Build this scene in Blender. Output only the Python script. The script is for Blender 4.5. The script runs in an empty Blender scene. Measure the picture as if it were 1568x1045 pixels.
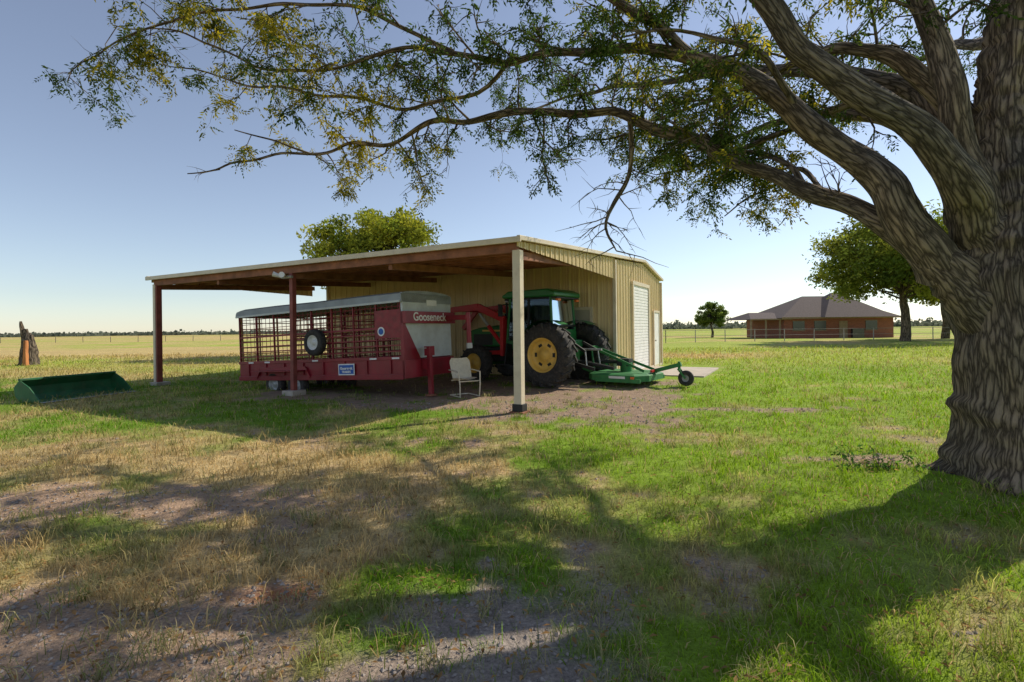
import bpy, math, random
import numpy as np
from mathutils import Vector, Matrix, noise
random.seed(7); rng=np.random.default_rng(7)
scene=bpy.context.scene
R=math.radians
# ------------------------------------------------------------------ materials
def new_mat(name):
    m=bpy.data.materials.new(name); m.use_nodes=True
    nt=m.node_tree; b=nt.nodes['Principled BSDF']; return m,nt,b
def N(nt,t,**k):
    n=nt.nodes.new(t)
    for a,v in k.items(): setattr(n,a,v)
    return n
def mat(name,c,rough=.6,metal=0,var=.25,scale=3,bump=.0,bscale=40,dirt=None,dirtamt=.4,spec=.4,stretch=(1,1,1)):
    m,nt,b=new_mat(name); L=nt.links
    tc=N(nt,'ShaderNodeTexCoord'); mp=N(nt,'ShaderNodeMapping'); mp.inputs['Scale'].default_value=stretch
    L.new(tc.outputs['Object'],mp.inputs[0])
    no=N(nt,'ShaderNodeTexNoise'); no.inputs['Scale'].default_value=scale; no.inputs['Detail'].default_value=6
    L.new(mp.outputs[0],no.inputs['Vector'])
    cr=N(nt,'ShaderNodeValToRGB'); cr.color_ramp.elements[0].position=.3; cr.color_ramp.elements[1].position=.7
    lo=[x*(1-var) for x in c]; hi=[min(1,x*(1+var)) for x in c]
    cr.color_ramp.elements[0].color=(*lo,1); cr.color_ramp.elements[1].color=(*hi,1)
    L.new(no.outputs[0],cr.inputs[0]); out=cr.outputs[0]
    if dirt:
        n2=N(nt,'ShaderNodeTexNoise'); n2.inputs['Scale'].default_value=scale*2.3; n2.inputs['Detail'].default_value=8; n2.inputs['Roughness'].default_value=.7
        L.new(mp.outputs[0],n2.inputs['Vector'])
        mr=N(nt,'ShaderNodeMapRange'); mr.inputs[1].default_value=.48; mr.inputs[2].default_value=.72; mr.inputs[4].default_value=dirtamt
        L.new(n2.outputs[0],mr.inputs[0])
        mx=N(nt,'ShaderNodeMixRGB'); mx.inputs[2].default_value=(*dirt,1)
        L.new(mr.outputs[0],mx.inputs[0]); L.new(out,mx.inputs[1]); out=mx.outputs[0]
    L.new(out,b.inputs['Base Color'])
    b.inputs['Roughness'].default_value=rough; b.inputs['Metallic'].default_value=metal
    b.inputs['Specular IOR Level'].default_value=spec
    if bump:
        nb=N(nt,'ShaderNodeTexNoise'); nb.inputs['Scale'].default_value=bscale; nb.inputs['Detail'].default_value=5
        L.new(mp.outputs[0],nb.inputs['Vector'])
        bp=N(nt,'ShaderNodeBump'); bp.inputs['Strength'].default_value=bump; bp.inputs['Distance'].default_value=.02
        L.new(nb.outputs[0],bp.inputs['Height']); L.new(bp.outputs[0],b.inputs['Normal'])
    return m
def leaf_mat(name,trans=.4):
    m,nt,b=new_mat(name); L=nt.links; nt.nodes.remove(b)
    at=N(nt,'ShaderNodeAttribute',attribute_name='Col')
    d=N(nt,'ShaderNodeBsdfDiffuse'); L.new(at.outputs['Color'],d.inputs[0])
    tr=N(nt,'ShaderNodeBsdfTranslucent')
    hs=N(nt,'ShaderNodeHueSaturation'); hs.inputs['Value'].default_value=1.6; hs.inputs['Saturation'].default_value=1.1
    L.new(at.outputs['Color'],hs.inputs['Color']); L.new(hs.outputs[0],tr.inputs['Color'])
    mx=N(nt,'ShaderNodeMixShader'); mx.inputs[0].default_value=trans
    L.new(d.outputs[0],mx.inputs[1]); L.new(tr.outputs[0],mx.inputs[2])
    L.new(mx.outputs[0],nt.nodes['Material Output'].inputs[0]); return m
def bark_mat(name,c1,c2,sc=1.0):
    m,nt,b=new_mat(name); L=nt.links
    at=N(nt,'ShaderNodeAttribute',attribute_name='bark')
    mp=N(nt,'ShaderNodeMapping'); mp.inputs['Scale'].default_value=(24*sc,24*sc,3.4*sc)
    L.new(at.outputs['Vector'],mp.inputs[0])
    n0=N(nt,'ShaderNodeTexNoise'); n0.inputs['Scale'].default_value=.9; n0.inputs['Detail'].default_value=5
    L.new(mp.outputs[0],n0.inputs['Vector'])
    vo=N(nt,'ShaderNodeTexVoronoi',feature='DISTANCE_TO_EDGE'); vo.inputs['Scale'].default_value=1.0
    ad=N(nt,'ShaderNodeVectorMath',operation='ADD')
    L.new(mp.outputs[0],ad.inputs[0]); sc2=N(nt,'ShaderNodeVectorMath',operation='SCALE'); sc2.inputs['Scale'].default_value=1.8
    L.new(n0.outputs['Color'],sc2.inputs[0]); L.new(sc2.outputs[0],ad.inputs[1]); L.new(ad.outputs[0],vo.inputs['Vector'])
    n1=N(nt,'ShaderNodeTexNoise'); n1.inputs['Scale'].default_value=2.6; n1.inputs['Detail'].default_value=9; n1.inputs['Roughness'].default_value=.75
    L.new(mp.outputs[0],n1.inputs['Vector'])
    mr=N(nt,'ShaderNodeMapRange'); mr.inputs[1].default_value=0; mr.inputs[2].default_value=.32; mr.inputs[3].default_value=.12
    L.new(vo.outputs[0],mr.inputs[0])
    mu=N(nt,'ShaderNodeMath',operation='MULTIPLY'); L.new(mr.outputs[0],mu.inputs[0]); L.new(n1.outputs[0],mu.inputs[1])
    cr=N(nt,'ShaderNodeValToRGB'); cr.color_ramp.elements[0].position=.05; cr.color_ramp.elements[1].position=.5
    cr.color_ramp.elements[0].color=(*c1,1); cr.color_ramp.elements[1].color=(*c2,1)
    L.new(mu.outputs[0],cr.inputs[0])
    n3=N(nt,'ShaderNodeTexNoise'); n3.inputs['Scale'].default_value=.12; n3.inputs['Detail'].default_value=4; L.new(mp.outputs[0],n3.inputs['Vector'])
    mm=N(nt,'ShaderNodeMixRGB',blend_type='MULTIPLY'); mm.inputs[0].default_value=.8
    c3=N(nt,'ShaderNodeValToRGB'); c3.color_ramp.elements[0].color=(.66,.68,.70,1); c3.color_ramp.elements[1].color=(1.3,1.15,.95,1)
    c3.color_ramp.elements[0].position=.35; c3.color_ramp.elements[1].position=.65
    L.new(n3.outputs[0],c3.inputs[0]); L.new(cr.outputs[0],mm.inputs[1]); L.new(c3.outputs[0],mm.inputs[2])
    L.new(mm.outputs[0],b.inputs['Base Color']); b.inputs['Roughness'].default_value=.95; b.inputs['Specular IOR Level'].default_value=.15
    bp=N(nt,'ShaderNodeBump'); bp.inputs['Strength'].default_value=1; bp.inputs['Distance'].default_value=.03
    L.new(mu.outputs[0],bp.inputs['Height']); L.new(bp.outputs[0],b.inputs['Normal'])
    return m
def glass_mat():
    m,nt,b=new_mat('cab_glass'); L=nt.links
    tr=N(nt,'ShaderNodeBsdfTransparent'); tr.inputs[0].default_value=(.3,.4,.38,1)
    gl=N(nt,'ShaderNodeBsdfGlossy'); gl.inputs['Roughness'].default_value=.06; gl.inputs[0].default_value=(.5,.62,.75,1)
    lw=N(nt,'ShaderNodeFresnel'); lw.inputs[0].default_value=1.45
    mx=N(nt,'ShaderNodeMixShader'); L.new(lw.outputs[0],mx.inputs[0]); L.new(tr.outputs[0],mx.inputs[1]); L.new(gl.outputs[0],mx.inputs[2])
    L.new(mx.outputs[0],nt.nodes['Material Output'].inputs[0]); return m

M=dict(
 cream=mat('tan_sheet_metal',(.72,.555,.30),.5,0,.08,1.2,dirt=(.50,.36,.20),dirtamt=.4,stretch=(1,1,.3)),
 creamlt=mat('cream_trim',(.64,.55,.41),.45,0,.1,2,dirt=(.38,.28,.19),dirtamt=.35),
 rust=mat('rusty_steel',(.27,.11,.06),.75,0,.35,4,.3,60,dirt=(.12,.06,.04)),
 rustroof=mat('roof_underside',(.46,.25,.15),.7,0,.25,1.5,dirt=(.22,.11,.075)),
 redpost=mat('red_oxide_post',(.24,.06,.045),.6,0,.25,5,.1),
 white=mat('white_door',(.78,.77,.74),.5,0,.06,3,dirt=(.45,.4,.34),dirtamt=.25),
 concrete=mat('concrete',(.46,.40,.33),.9,0,.15,3,.3,50,dirt=(.3,.25,.19)),
 greydoor=mat('grey_door',(.42,.38,.29),.5,0,.08,3),
 red=mat('trailer_red',(.25,.014,.025),.38,0,.2,3,dirt=(.2,.05,.05),dirtamt=.4),
 redbar=mat('trailer_bar_red',(.25,.022,.03),.5,0,.3,6,dirt=(.2,.07,.05),dirtamt=.5),
 loader=mat('loader_red',(.50,.018,.022),.4,0,.15,3,dirt=(.3,.05,.04),dirtamt=.35),
 tarp=mat('grey_roof',(.30,.33,.36),.6,0,.15,2,dirt=(.2,.18,.15),dirtamt=.4),
 greypanel=mat('grey_panel',(.52,.55,.54),.45,0,.1,3,dirt=(.36,.32,.26),dirtamt=.4),
 tanbar=mat('tan_bars',(.60,.42,.16),.6,0,.25,5),
 tyre=mat('tyre_rubber',(.038,.036,.034),.85,0,.3,8,.3,60,dirt=(.16,.13,.10),dirtamt=.6),
 green=mat('tractor_green',(.018,.15,.035),.38,0,.15,3,dirt=(.08,.11,.05),dirtamt=.3),
 mgreen=mat('mower_green',(.035,.20,.055),.6,0,.2,5,dirt=(.12,.14,.06),dirtamt=.45),
 dgreen=mat('bucket_green',(.022,.12,.045),.5,0,.3,3,dirt=(.12,.12,.06),dirtamt=.5),
 yellow=mat('wheel_yellow',(.80,.50,.10),.45,0,.12,4,dirt=(.45,.3,.14),dirtamt=.5),
 black=mat('black_parts',(.022,.022,.022),.55,0,.3,6),
 steel=mat('galvanised',(.42,.42,.41),.45,.3,.2,6),
 pipe=mat('weathered_pipe',(.33,.31,.29),.7,0,.2,6),
 blue=mat('blue_sign',(.02,.11,.42),.5,0,.1,6),
 orange=mat('orange_reflector',(.7,.15,.02),.4),
 chair=mat('beige_paint',(.66,.59,.45),.55,0,.1,8,dirt=(.3,.2,.1),dirtamt=.3),
 roofsh=mat('shingles',(.085,.062,.06),.9,0,.3,6,.4,30,stretch=(1,1,5)),
 woodtan=mat('wood_trim',(.30,.22,.15),.8,0,.2,4),
 oldwood=mat('weathered_fence_wood',(.16,.13,.10),.9,0,.2,4),
 dark=mat('dark_window',(.03,.035,.045),.15,0,.1,3,spec=.8),
 rusto=mat('rotten_wood',(.42,.17,.06),.95,0,.4,5,.6,20,stretch=(1,1,.2)),
 stone=mat('gravel_stone',(.30,.255,.22),.9,0,.5,25),
 glass=glass_mat(),
 leaf=leaf_mat('tree_leaves',.40), grass=leaf_mat('grass_blades',.35),
 bark=bark_mat('pecan_bark',(.042,.034,.028),(.37,.305,.24)),
 bark2=bark_mat('grey_bark',(.03,.025,.02),(.24,.2,.16),.5),
)
def brick():
    m,nt,b=new_mat('red_brick'); L=nt.links
    tc=N(nt,'ShaderNodeTexCoord'); br=N(nt,'ShaderNodeTexBrick'); br.inputs['Scale'].default_value=1.0
    sx=N(nt,'ShaderNodeSeparateXYZ'); cx=N(nt,'ShaderNodeCombineXYZ'); a=N(nt,'ShaderNodeMath',operation='ADD')
    L.new(tc.outputs['Object'],sx.inputs[0]); L.new(sx.outputs[0],a.inputs[0]); L.new(sx.outputs[1],a.inputs[1])
    L.new(a.outputs[0],cx.inputs[0]); L.new(sx.outputs[2],cx.inputs[1]); L.new(cx.outputs[0],br.inputs['Vector'])
    br.inputs['Brick Width'].default_value=.23; br.inputs['Row Height'].default_value=.08; br.inputs['Mortar Size'].default_value=.008
    br.inputs['Color1'].default_value=(.36,.10,.055,1); br.inputs['Color2'].default_value=(.24,.06,.038,1); br.inputs['Mortar'].default_value=(.25,.2,.17,1)
    L.new(br.outputs[0],b.inputs['Base Color']); b.inputs['Roughness'].default_value=.9; return m
M['brick']=brick()
# ------------------------------------------------------------------ mesh helpers
def link(o,parent=None):
    scene.collection.objects.link(o)
    if parent: o.parent=parent
    return o
def root(name,loc=(0,0,0),rot=(0,0,0)):
    e=bpy.data.objects.new(name,None); e.empty_display_size=.3; e.location=loc; e.rotation_euler=rot
    return link(e)
class MB:
    def __init__(s): s.v=[];s.f=[];s.m=[];s.sm=[];s.mats=[]
    def mi(s,k):
        if k not in s.mats: s.mats.append(k)
        return s.mats.index(k)
    def add(s,vs,fs,k,smooth=False):
        o=len(s.v); s.v+= [tuple(x) for x in vs]; i=s.mi(k)
        for f in fs: s.f.append([o+a for a in f]); s.m.append(i); s.sm.append(smooth)
    def box(s,lo,hi,k):
        x0,y0,z0=lo;x1,y1,z1=hi
        s.add([(x0,y0,z0),(x1,y0,z0),(x1,y1,z0),(x0,y1,z0),(x0,y0,z1),(x1,y0,z1),(x1,y1,z1),(x0,y1,z1)],
          [(0,3,2,1),(4,5,6,7),(0,1,5,4),(1,2,6,5),(2,3,7,6),(3,0,4,7)],k)
    def beam(s,p0,p1,w,h,k,up=(0,0,1),w1=None,h1=None):
        p0=Vector(p0);p1=Vector(p1);d=(p1-p0).normalized();up=Vector(up)
        if abs(d.dot(up))>.98: up=Vector((0,1,0))
        a=d.cross(up).normalized(); b=a.cross(d).normalized()
        w1=w if w1 is None else w1; h1=h if h1 is None else h1
        vs=[]
        for p,ww,hh in((p0,w,h),(p1,w1,h1)):
            for sx,sy in((-1,-1),(1,-1),(1,1),(-1,1)): vs.append(p+a*sx*ww/2+b*sy*hh/2)
        s.add(vs,[(0,3,2,1),(4,5,6,7),(0,1,5,4),(1,2,6,5),(2,3,7,6),(3,0,4,7)],k)
    def cyl(s,p0,p1,r,k,r1=None,n=10):
        p0=Vector(p0);p1=Vector(p1);d=(p1-p0).normalized();up=Vector((0,0,1))
        if abs(d.z)>.9: up=Vector((1,0,0))
        a=d.cross(up).normalized(); b=a.cross(d); r1=r if r1 is None else r1
        vs=[p0+(a*math.cos(t)+b*math.sin(t))*r for t in [2*math.pi*i/n for i in range(n)]]
        vs+=[p1+(a*math.cos(t)+b*math.sin(t))*r1 for t in [2*math.pi*i/n for i in range(n)]]
        s.add(vs,[(i,(i+1)%n,n+(i+1)%n,n+i) for i in range(n)],k,True)
        s.add(vs[:n],[tuple(range(n))[::-1]],k); s.add(vs[n:],[tuple(range(n))],k)
    def pipe(s,pts,r,k,n=8):
        for a,b in zip(pts[:-1],pts[1:]): s.cyl(a,b,r,k,n=n)
    def rev(s,prof,c,k,n=32,axis='y',smooth=True):
        vs=[];m=len(prof)
        for i in range(n):
            t=2*math.pi*i/n
            for r,h in prof:
                vs.append((c[0]+r*math.cos(t),c[1]+h,c[2]+r*math.sin(t)))
        fs=[(i*m+j,i*m+j+1,((i+1)%n)*m+j+1,((i+1)%n)*m+j) for i in range(n) for j in range(m-1)]
        s.add(vs,fs,k,smooth)
    def prism(s,poly,y0,y1,k):
        n=len(poly); vs=[(x,y0,z) for x,z in poly]+[(x,y1,z) for x,z in poly]
        s.add(vs,[tuple(range(n)),tuple(range(2*n-1,n-1,-1))]+[(i,n+i,n+(i+1)%n,(i+1)%n) for i in range(n)],k)
    def obj(s,name,parent=None,bevel=0):
        me=bpy.data.meshes.new(name); me.from_pydata(s.v,[],s.f)
        for k in s.mats: me.materials.append(M[k])
        me.polygons.foreach_set('material_index',s.m); me.polygons.foreach_set('use_smooth',s.sm); me.update()
        o=bpy.data.objects.new(name,me); link(o,parent)
        if bevel:
            b=o.modifiers.new('b','BEVEL'); b.width=bevel; b.segments=2; b.limit_method='ANGLE'; b.angle_limit=R(40)
        return o
def fast(name,v,f,k,col=None,parent=None,smooth=False,attr=None):
    v=np.asarray(v,np.float32); f=np.asarray(f,np.int32); m,kk=f.shape
    me=bpy.data.meshes.new(name); me.vertices.add(len(v)); me.vertices.foreach_set('co',v.ravel())
    me.loops.add(m*kk); me.loops.foreach_set('vertex_index',f.ravel())
    me.polygons.add(m); me.polygons.foreach_set('loop_start',np.arange(m,dtype=np.int32)*kk)
    me.update(calc_edges=True); me.validate()
    me.polygons.foreach_set('use_smooth',np.full(len(me.polygons),smooth))
    if col is not None:
        a=me.attributes.new('Col','FLOAT_COLOR','POINT'); c=np.ones((len(v),4),np.float32); c[:,:3]=col; a.data.foreach_set('color',c.ravel())
    if attr is not None:
        a=me.attributes.new('bark','FLOAT_VECTOR','POINT'); a.data.foreach_set('vector',np.asarray(attr,np.float32).ravel())
    me.materials.append(M[k]); o=bpy.data.objects.new(name,me); return link(o,parent)
def vnoise(x,y,sc,seed=0):
    x=x*sc+seed*17.3;y=y*sc+seed*9.1
    xi=np.floor(x);yi=np.floor(y);fx=x-xi;fy=y-yi;fx=fx*fx*(3-2*fx);fy=fy*fy*(3-2*fy)
    def h(a,b): 
        t=np.sin(a*127.1+b*311.7+seed*3.7)*43758.5453; return t-np.floor(t)
    return (h(xi,yi)*(1-fx)+h(xi+1,yi)*fx)*(1-fy)+(h(xi,yi+1)*(1-fx)+h(xi+1,yi+1)*fx)*fy
def fbm(x,y,sc,seed=0,o=4):
    s=0;a=.5;t=0
    for i in range(o): s=s+a*vnoise(x,y,sc*2**i,seed+i); t+=a; a*=.5
    return s/t
def sst(a,b,x): t=np.clip((x-a)/(b-a),0,1); return t*t*(3-2*t)
# ------------------------------------------------------------------ site frame (shed axes)
AX,AY=.14,9.78; TH=-28.52
ex,ey=math.cos(R(TH)),math.sin(R(TH)); nx,ny=-ey,ex
def to_local(x,y): return (x-AX)*ex+(y-AY)*ey,(x-AX)*nx+(y-AY)*ny
def terrain(x,y):
    lx,ly=to_local(x,y)
    pad=.1*sst(2.5,5.5,ly)*sst(6,1.5,lx)*sst(-18,-13,lx)*sst(20,14,ly)
    d=np.sqrt(x*x+y*y)
    z=pad+(fbm(x,y,.35,3)-.5)*.10*(1-sst(6,14,d)*.8)+(fbm(x,y,1.7,5)-.5)*.05*(1-sst(8,20,d))
    z=z+.14*np.exp(-((x-4.85)**2+(y-4.85)**2)/1.0)
    z=z+(fbm(x,y,.02,8)-.5)*.5*sst(25,60,d)
    return z
def tz(x,y): return float(terrain(np.array([x]),np.array([y]))[0])
def blob(x,y,cx,cy,rx,ry): return np.exp(-(((x-cx)/rx)**2+((y-cy)/ry)**2))
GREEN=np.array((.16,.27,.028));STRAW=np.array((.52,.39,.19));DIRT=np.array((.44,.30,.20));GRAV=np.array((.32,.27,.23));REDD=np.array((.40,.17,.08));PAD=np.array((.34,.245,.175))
FT=np.array((.50,.38,.16));FG=np.array((.33,.39,.07));LG=np.array((.29,.40,.04))
def zones(x,y):
    n1=fbm(x,y,.8,1);n2=fbm(x,y,2.6,2);n3=fbm(x,y,.25,4);lx,ly=to_local(x,y)
    straw=.13+1.0*blob(x,y,-1.4,4.9,1.5,1.4)+.8*blob(x,y,-4.2,6.3,2.5,1.0)+.42*sst(0,-3,x)*sst(9,6,y)+.45*sst(0.8,-1.5,x)*sst(4.2,2.5,y)
    straw=np.clip(straw*1.1+(n1-.5)*2.4+(n2-.5)*1.8-.26*sst(0,2.5,x),0,1)
    dirt=1.0*sst(-1.7,-.1,ly)*sst(3.6,1.4,lx)*sst(-9.5,-6,lx)*sst(7,5,ly)*.95
    dirt=dirt+1.3*blob(x,y,-3.6,4.75,2.7,.55)+.95*blob(x,y,.1,2.7,.7,.9)+1.0*blob(x,y,4.3,6.0,.9,.6)+.8*blob(x,y,-2.6,2.5,2.4,.55)+.8*blob(x,y,-1.4,3.15,.3,.12)+.6*blob(x,y,5.2,9.8,2.2,.3)+.4*blob(x,y,-1,7.4,1.6,.5)+.36*sst(1,-1,x)*sst(3.8,2.2,y)+.12
    dirt=np.clip((dirt-.5)*2.2+(n2-.5)*4.2+(n1-.5)*1.8,0,1)*(dirt>.12)
    far=sst(15,24,y)
    fld=np.clip(.45-.38*np.tanh(x/10)+(n3-.5)*2.4+(fbm(x*.35,y,.12,6)-.5)*2.4,0,1)
    col=GREEN*(1-straw)[:,None]+STRAW*straw[:,None]
    lg=np.clip(sst(-.5,1.5,x)*(1-straw)*.8+(n3-.5),0,1)[:,None]; col=col*(1-lg*.6)+LG*lg*.6
    grav=blob(x,y,.1,2.6,1.3,1.3); rd=np.clip(blob(x,y,-1.4,3.15,.25,.12)*1.1,0,1)
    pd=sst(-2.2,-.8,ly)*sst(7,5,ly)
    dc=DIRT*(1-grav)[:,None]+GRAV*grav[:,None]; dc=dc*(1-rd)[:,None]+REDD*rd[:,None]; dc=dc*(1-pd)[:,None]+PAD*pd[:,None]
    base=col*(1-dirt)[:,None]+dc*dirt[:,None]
    fc=FG*(1-fld)[:,None]+FT*fld[:,None]
    base=base*(1-far)[:,None]+fc*far[:,None]
    return base,dirt*(1-far),straw,col*(1-far)[:,None]+fc*far[:,None]
# ------------------------------------------------------------------ ground
def warp(n,near,far_): 
    t=np.linspace(-1,1,n); k=math.asinh(far_/near); return near*np.sinh(k*t)
gx=warp(520,2.2,1500); gy=warp(520,2.2,1500)+4
X,Y=np.meshgrid(gx,gy); x=X.ravel();y=Y.ravel()
base,_,_,_=zones(x,y); z=terrain(x,y)
idx=np.arange(len(x)).reshape(X.shape)
F=np.stack([idx[:-1,:-1],idx[:-1,1:],idx[1:,1:],idx[1:,:-1]],-1).reshape(-1,4)
def ground_mat():
    m,nt,b=new_mat('ground'); L=nt.links
    at=N(nt,'ShaderNodeAttribute',attribute_name='Col'); ge=N(nt,'ShaderNodeNewGeometry')
    outs=[]
    cur=at.outputs['Color']
    for sc,lo,hi,amt in((.35,.8,1.2,.7),(6,.62,1.35,.8),(55,.5,1.5,.75)):
        no=N(nt,'ShaderNodeTexNoise'); no.inputs['Scale'].default_value=sc; no.inputs['Detail'].default_value=7; no.inputs['Roughness'].default_value=.65
        L.new(ge.outputs['Position'],no.inputs['Vector'])
        cr=N(nt,'ShaderNodeMapRange'); cr.inputs[1].default_value=.3; cr.inputs[2].default_value=.7; cr.inputs[3].default_value=lo; cr.inputs[4].default_value=hi
        L.new(no.outputs[0],cr.inputs[0])
        mx=N(nt,'ShaderNodeMixRGB',blend_type='MULTIPLY'); mx.inputs[0].default_value=amt
        L.new(cur,mx.inputs[1]); L.new(cr.outputs[0],mx.inputs[2]); cur=mx.outputs[0]; outs.append(no.outputs[0])
    L.new(cur,b.inputs['Base Color']); b.inputs['Roughness'].default_value=.95; b.inputs['Specular IOR Level'].default_value=.1
    ad=N(nt,'ShaderNodeMath',operation='ADD'); L.new(outs[1],ad.inputs[0]); L.new(outs[2],ad.inputs[1])
    bp=N(nt,'ShaderNodeBump'); bp.inputs['Strength'].default_value=.8; bp.inputs['Distance'].default_value=.03
    L.new(ad.outputs[0],bp.inputs['Height']); L.new(bp.outputs[0],b.inputs['Normal']); return m
M['ground']=ground_mat()
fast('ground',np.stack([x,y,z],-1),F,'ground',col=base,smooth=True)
# ------------------------------------------------------------------ grass
def blades(px,py,h,w,lean,col,name):
    n=len(px); th=rng.uniform(0,2*np.pi,n); ph=rng.uniform(0,2*np.pi,n)
    pz=terrain(px,py)-.004
    dx=np.cos(th)*w/2;dy=np.sin(th)*w/2; lx=np.cos(ph)*lean*h; ly=np.sin(ph)*lean*h
    V=np.zeros((n,5,3),np.float32)
    V[:,0]=np.stack([px-dx,py-dy,pz],-1);V[:,1]=np.stack([px+dx,py+dy,pz],-1)
    mx=px+lx*.35;my=py+ly*.35;mz=pz+h*.6
    V[:,2]=np.stack([mx+dx*.8,my+dy*.8,mz],-1);V[:,3]=np.stack([mx-dx*.8,my-dy*.8,mz],-1)
    V[:,4]=np.stack([px+lx,py+ly,pz+h*(1-.3*lean)],-1)
    b=np.arange(n)[:,None]*5
    T=np.concatenate([b+np.array([0,1,2]),b+np.array([0,2,3]),b+np.array([3,2,4])],0)
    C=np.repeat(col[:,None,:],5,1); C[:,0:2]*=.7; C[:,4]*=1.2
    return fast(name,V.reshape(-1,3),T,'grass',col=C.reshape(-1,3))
n=340000
py=1.1*np.exp(rng.uniform(0,1,n)*math.log(38/1.1)); px=rng.uniform(-1,1,n)*(1.3*py+1.5)
_,d,s,col=zones(px,py)
lx,ly=to_local(px,py)
keep=(rng.uniform(0,1,n)>d*.95)&~((ly>5.9)&(ly<12.1)&(lx>-12)&(lx<2.5))&(((px-4.85)**2+(py-4.85)**2)>.4)&(rng.uniform(0,1,n)<.2+1.1*fbm(px,py,3,12))
px=px[keep];py=py[keep];s=s[keep];col=col[keep]
n=len(px); tuft=fbm(px,py,1.6,11); tuft2=sst(.45,.75,fbm(px,py,5,14))
h=(.026+.052*rng.random(n)**1.5)*(.3+1.1*tuft+.9*tuft2)*(1+py/22)*(1+.25*s); w=.003*(1+py/3.5)*(.7+.6*rng.random(n))
j=rng.uniform(.6,1.45,n)[:,None]*(.6+.8*fbm(px,py,2.6,15))[:,None]; r2=rng.random(n)
mixs=(r2<.15)[:,None]; col=np.where(mixs,STRAW*.85,col)*j
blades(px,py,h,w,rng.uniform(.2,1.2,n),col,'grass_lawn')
cx=[];cy=[];hh=[]
for i in range(750):
    Yc=1.5*math.exp(random.random()*math.log(9)); Xc=random.uniform(-1.2,1.2)*Yc
    if Xc>1.5 and random.random()<.5: continue
    k=random.randint(14,40); r=random.uniform(.03,.09); H=random.uniform(.06,.16)
    for _ in range(k): cx.append(Xc+random.gauss(0,r));cy.append(Yc+random.gauss(0,r));hh.append(H*random.uniform(.5,1.1))
cx=np.array(cx);cy=np.array(cy);hh=np.array(hh); n=len(cx)
mx=rng.random(n)[:,None]; col=(np.array((.48,.40,.22))*mx+np.array((.15,.2,.05))*(1-mx))*rng.uniform(.7,1.3,n)[:,None]
blades(cx,cy,hh,.003*(1+cy/6),rng.uniform(.3,1.3,n),col,'grass_tufts')
# gravel
n=75000; py=1.3*np.exp(rng.uniform(0,1,n)*math.log(9)); px=rng.uniform(-1,1,n)*(1.3*py+1)
_,d,_,_=zones(px,py); k=(d>.45)&(rng.random(n)<.6); px=px[k];py=py[k];n=len(px)
sz=(.0035+.012*rng.random(n)**3)*(1+py/9); O=np.array([(1,0,0),(0,1,0),(-1,0,0),(0,-1,0),(.2,.1,.7),(0,0,-.6)])
J=rng.uniform(.6,1.3,(n,6,1)); V=O[None]*J*sz[:,None,None]; a=rng.uniform(0,6.28,n)
V=np.stack([V[...,0]*np.cos(a)[:,None]-V[...,1]*np.sin(a)[:,None],V[...,0]*np.sin(a)[:,None]+V[...,1]*np.cos(a)[:,None],V[...,2]],-1)
V+=np.stack([px,py,terrain(px,py)+sz*.15],-1)[:,None]
tri=np.array([(0,1,4),(1,2,4),(2,3,4),(3,0,4),(1,0,5),(2,1,5),(3,2,5),(0,3,5)])
fast('gravel',V.reshape(-1,3),(np.arange(n)[:,None,None]*6+tri[None]).reshape(-1,3),'stone')
# fallen leaves
n=4500; py=1.4*np.exp(rng.uniform(0,1,n)*math.log(8)); px=rng.uniform(-1,1.2,n)*1.2*py
a=rng.uniform(0,6.28,n); l=rng.uniform(.012,.03,n); zz=terrain(px,py)+rng.uniform(.01,.035,n)
ux=np.cos(a)*l;uy=np.sin(a)*l
V=np.stack([np.stack([px-ux,py-uy,zz],-1),np.stack([px+uy*.4,py-ux*.4,zz+l*.4],-1),np.stack([px+ux,py+uy,zz+l*rng.uniform(-.3,.5,n)],-1),np.stack([px-uy*.4,py+ux*.4,zz+l*.3],-1)],1)
fc=np.array((.33,.20,.09))*rng.uniform(.5,1.5,(n,1)); fast('fallen_leaves',V.reshape(-1,3),np.arange(4*n).reshape(-1,4),'leaf',col=np.repeat(fc,4,0))
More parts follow.
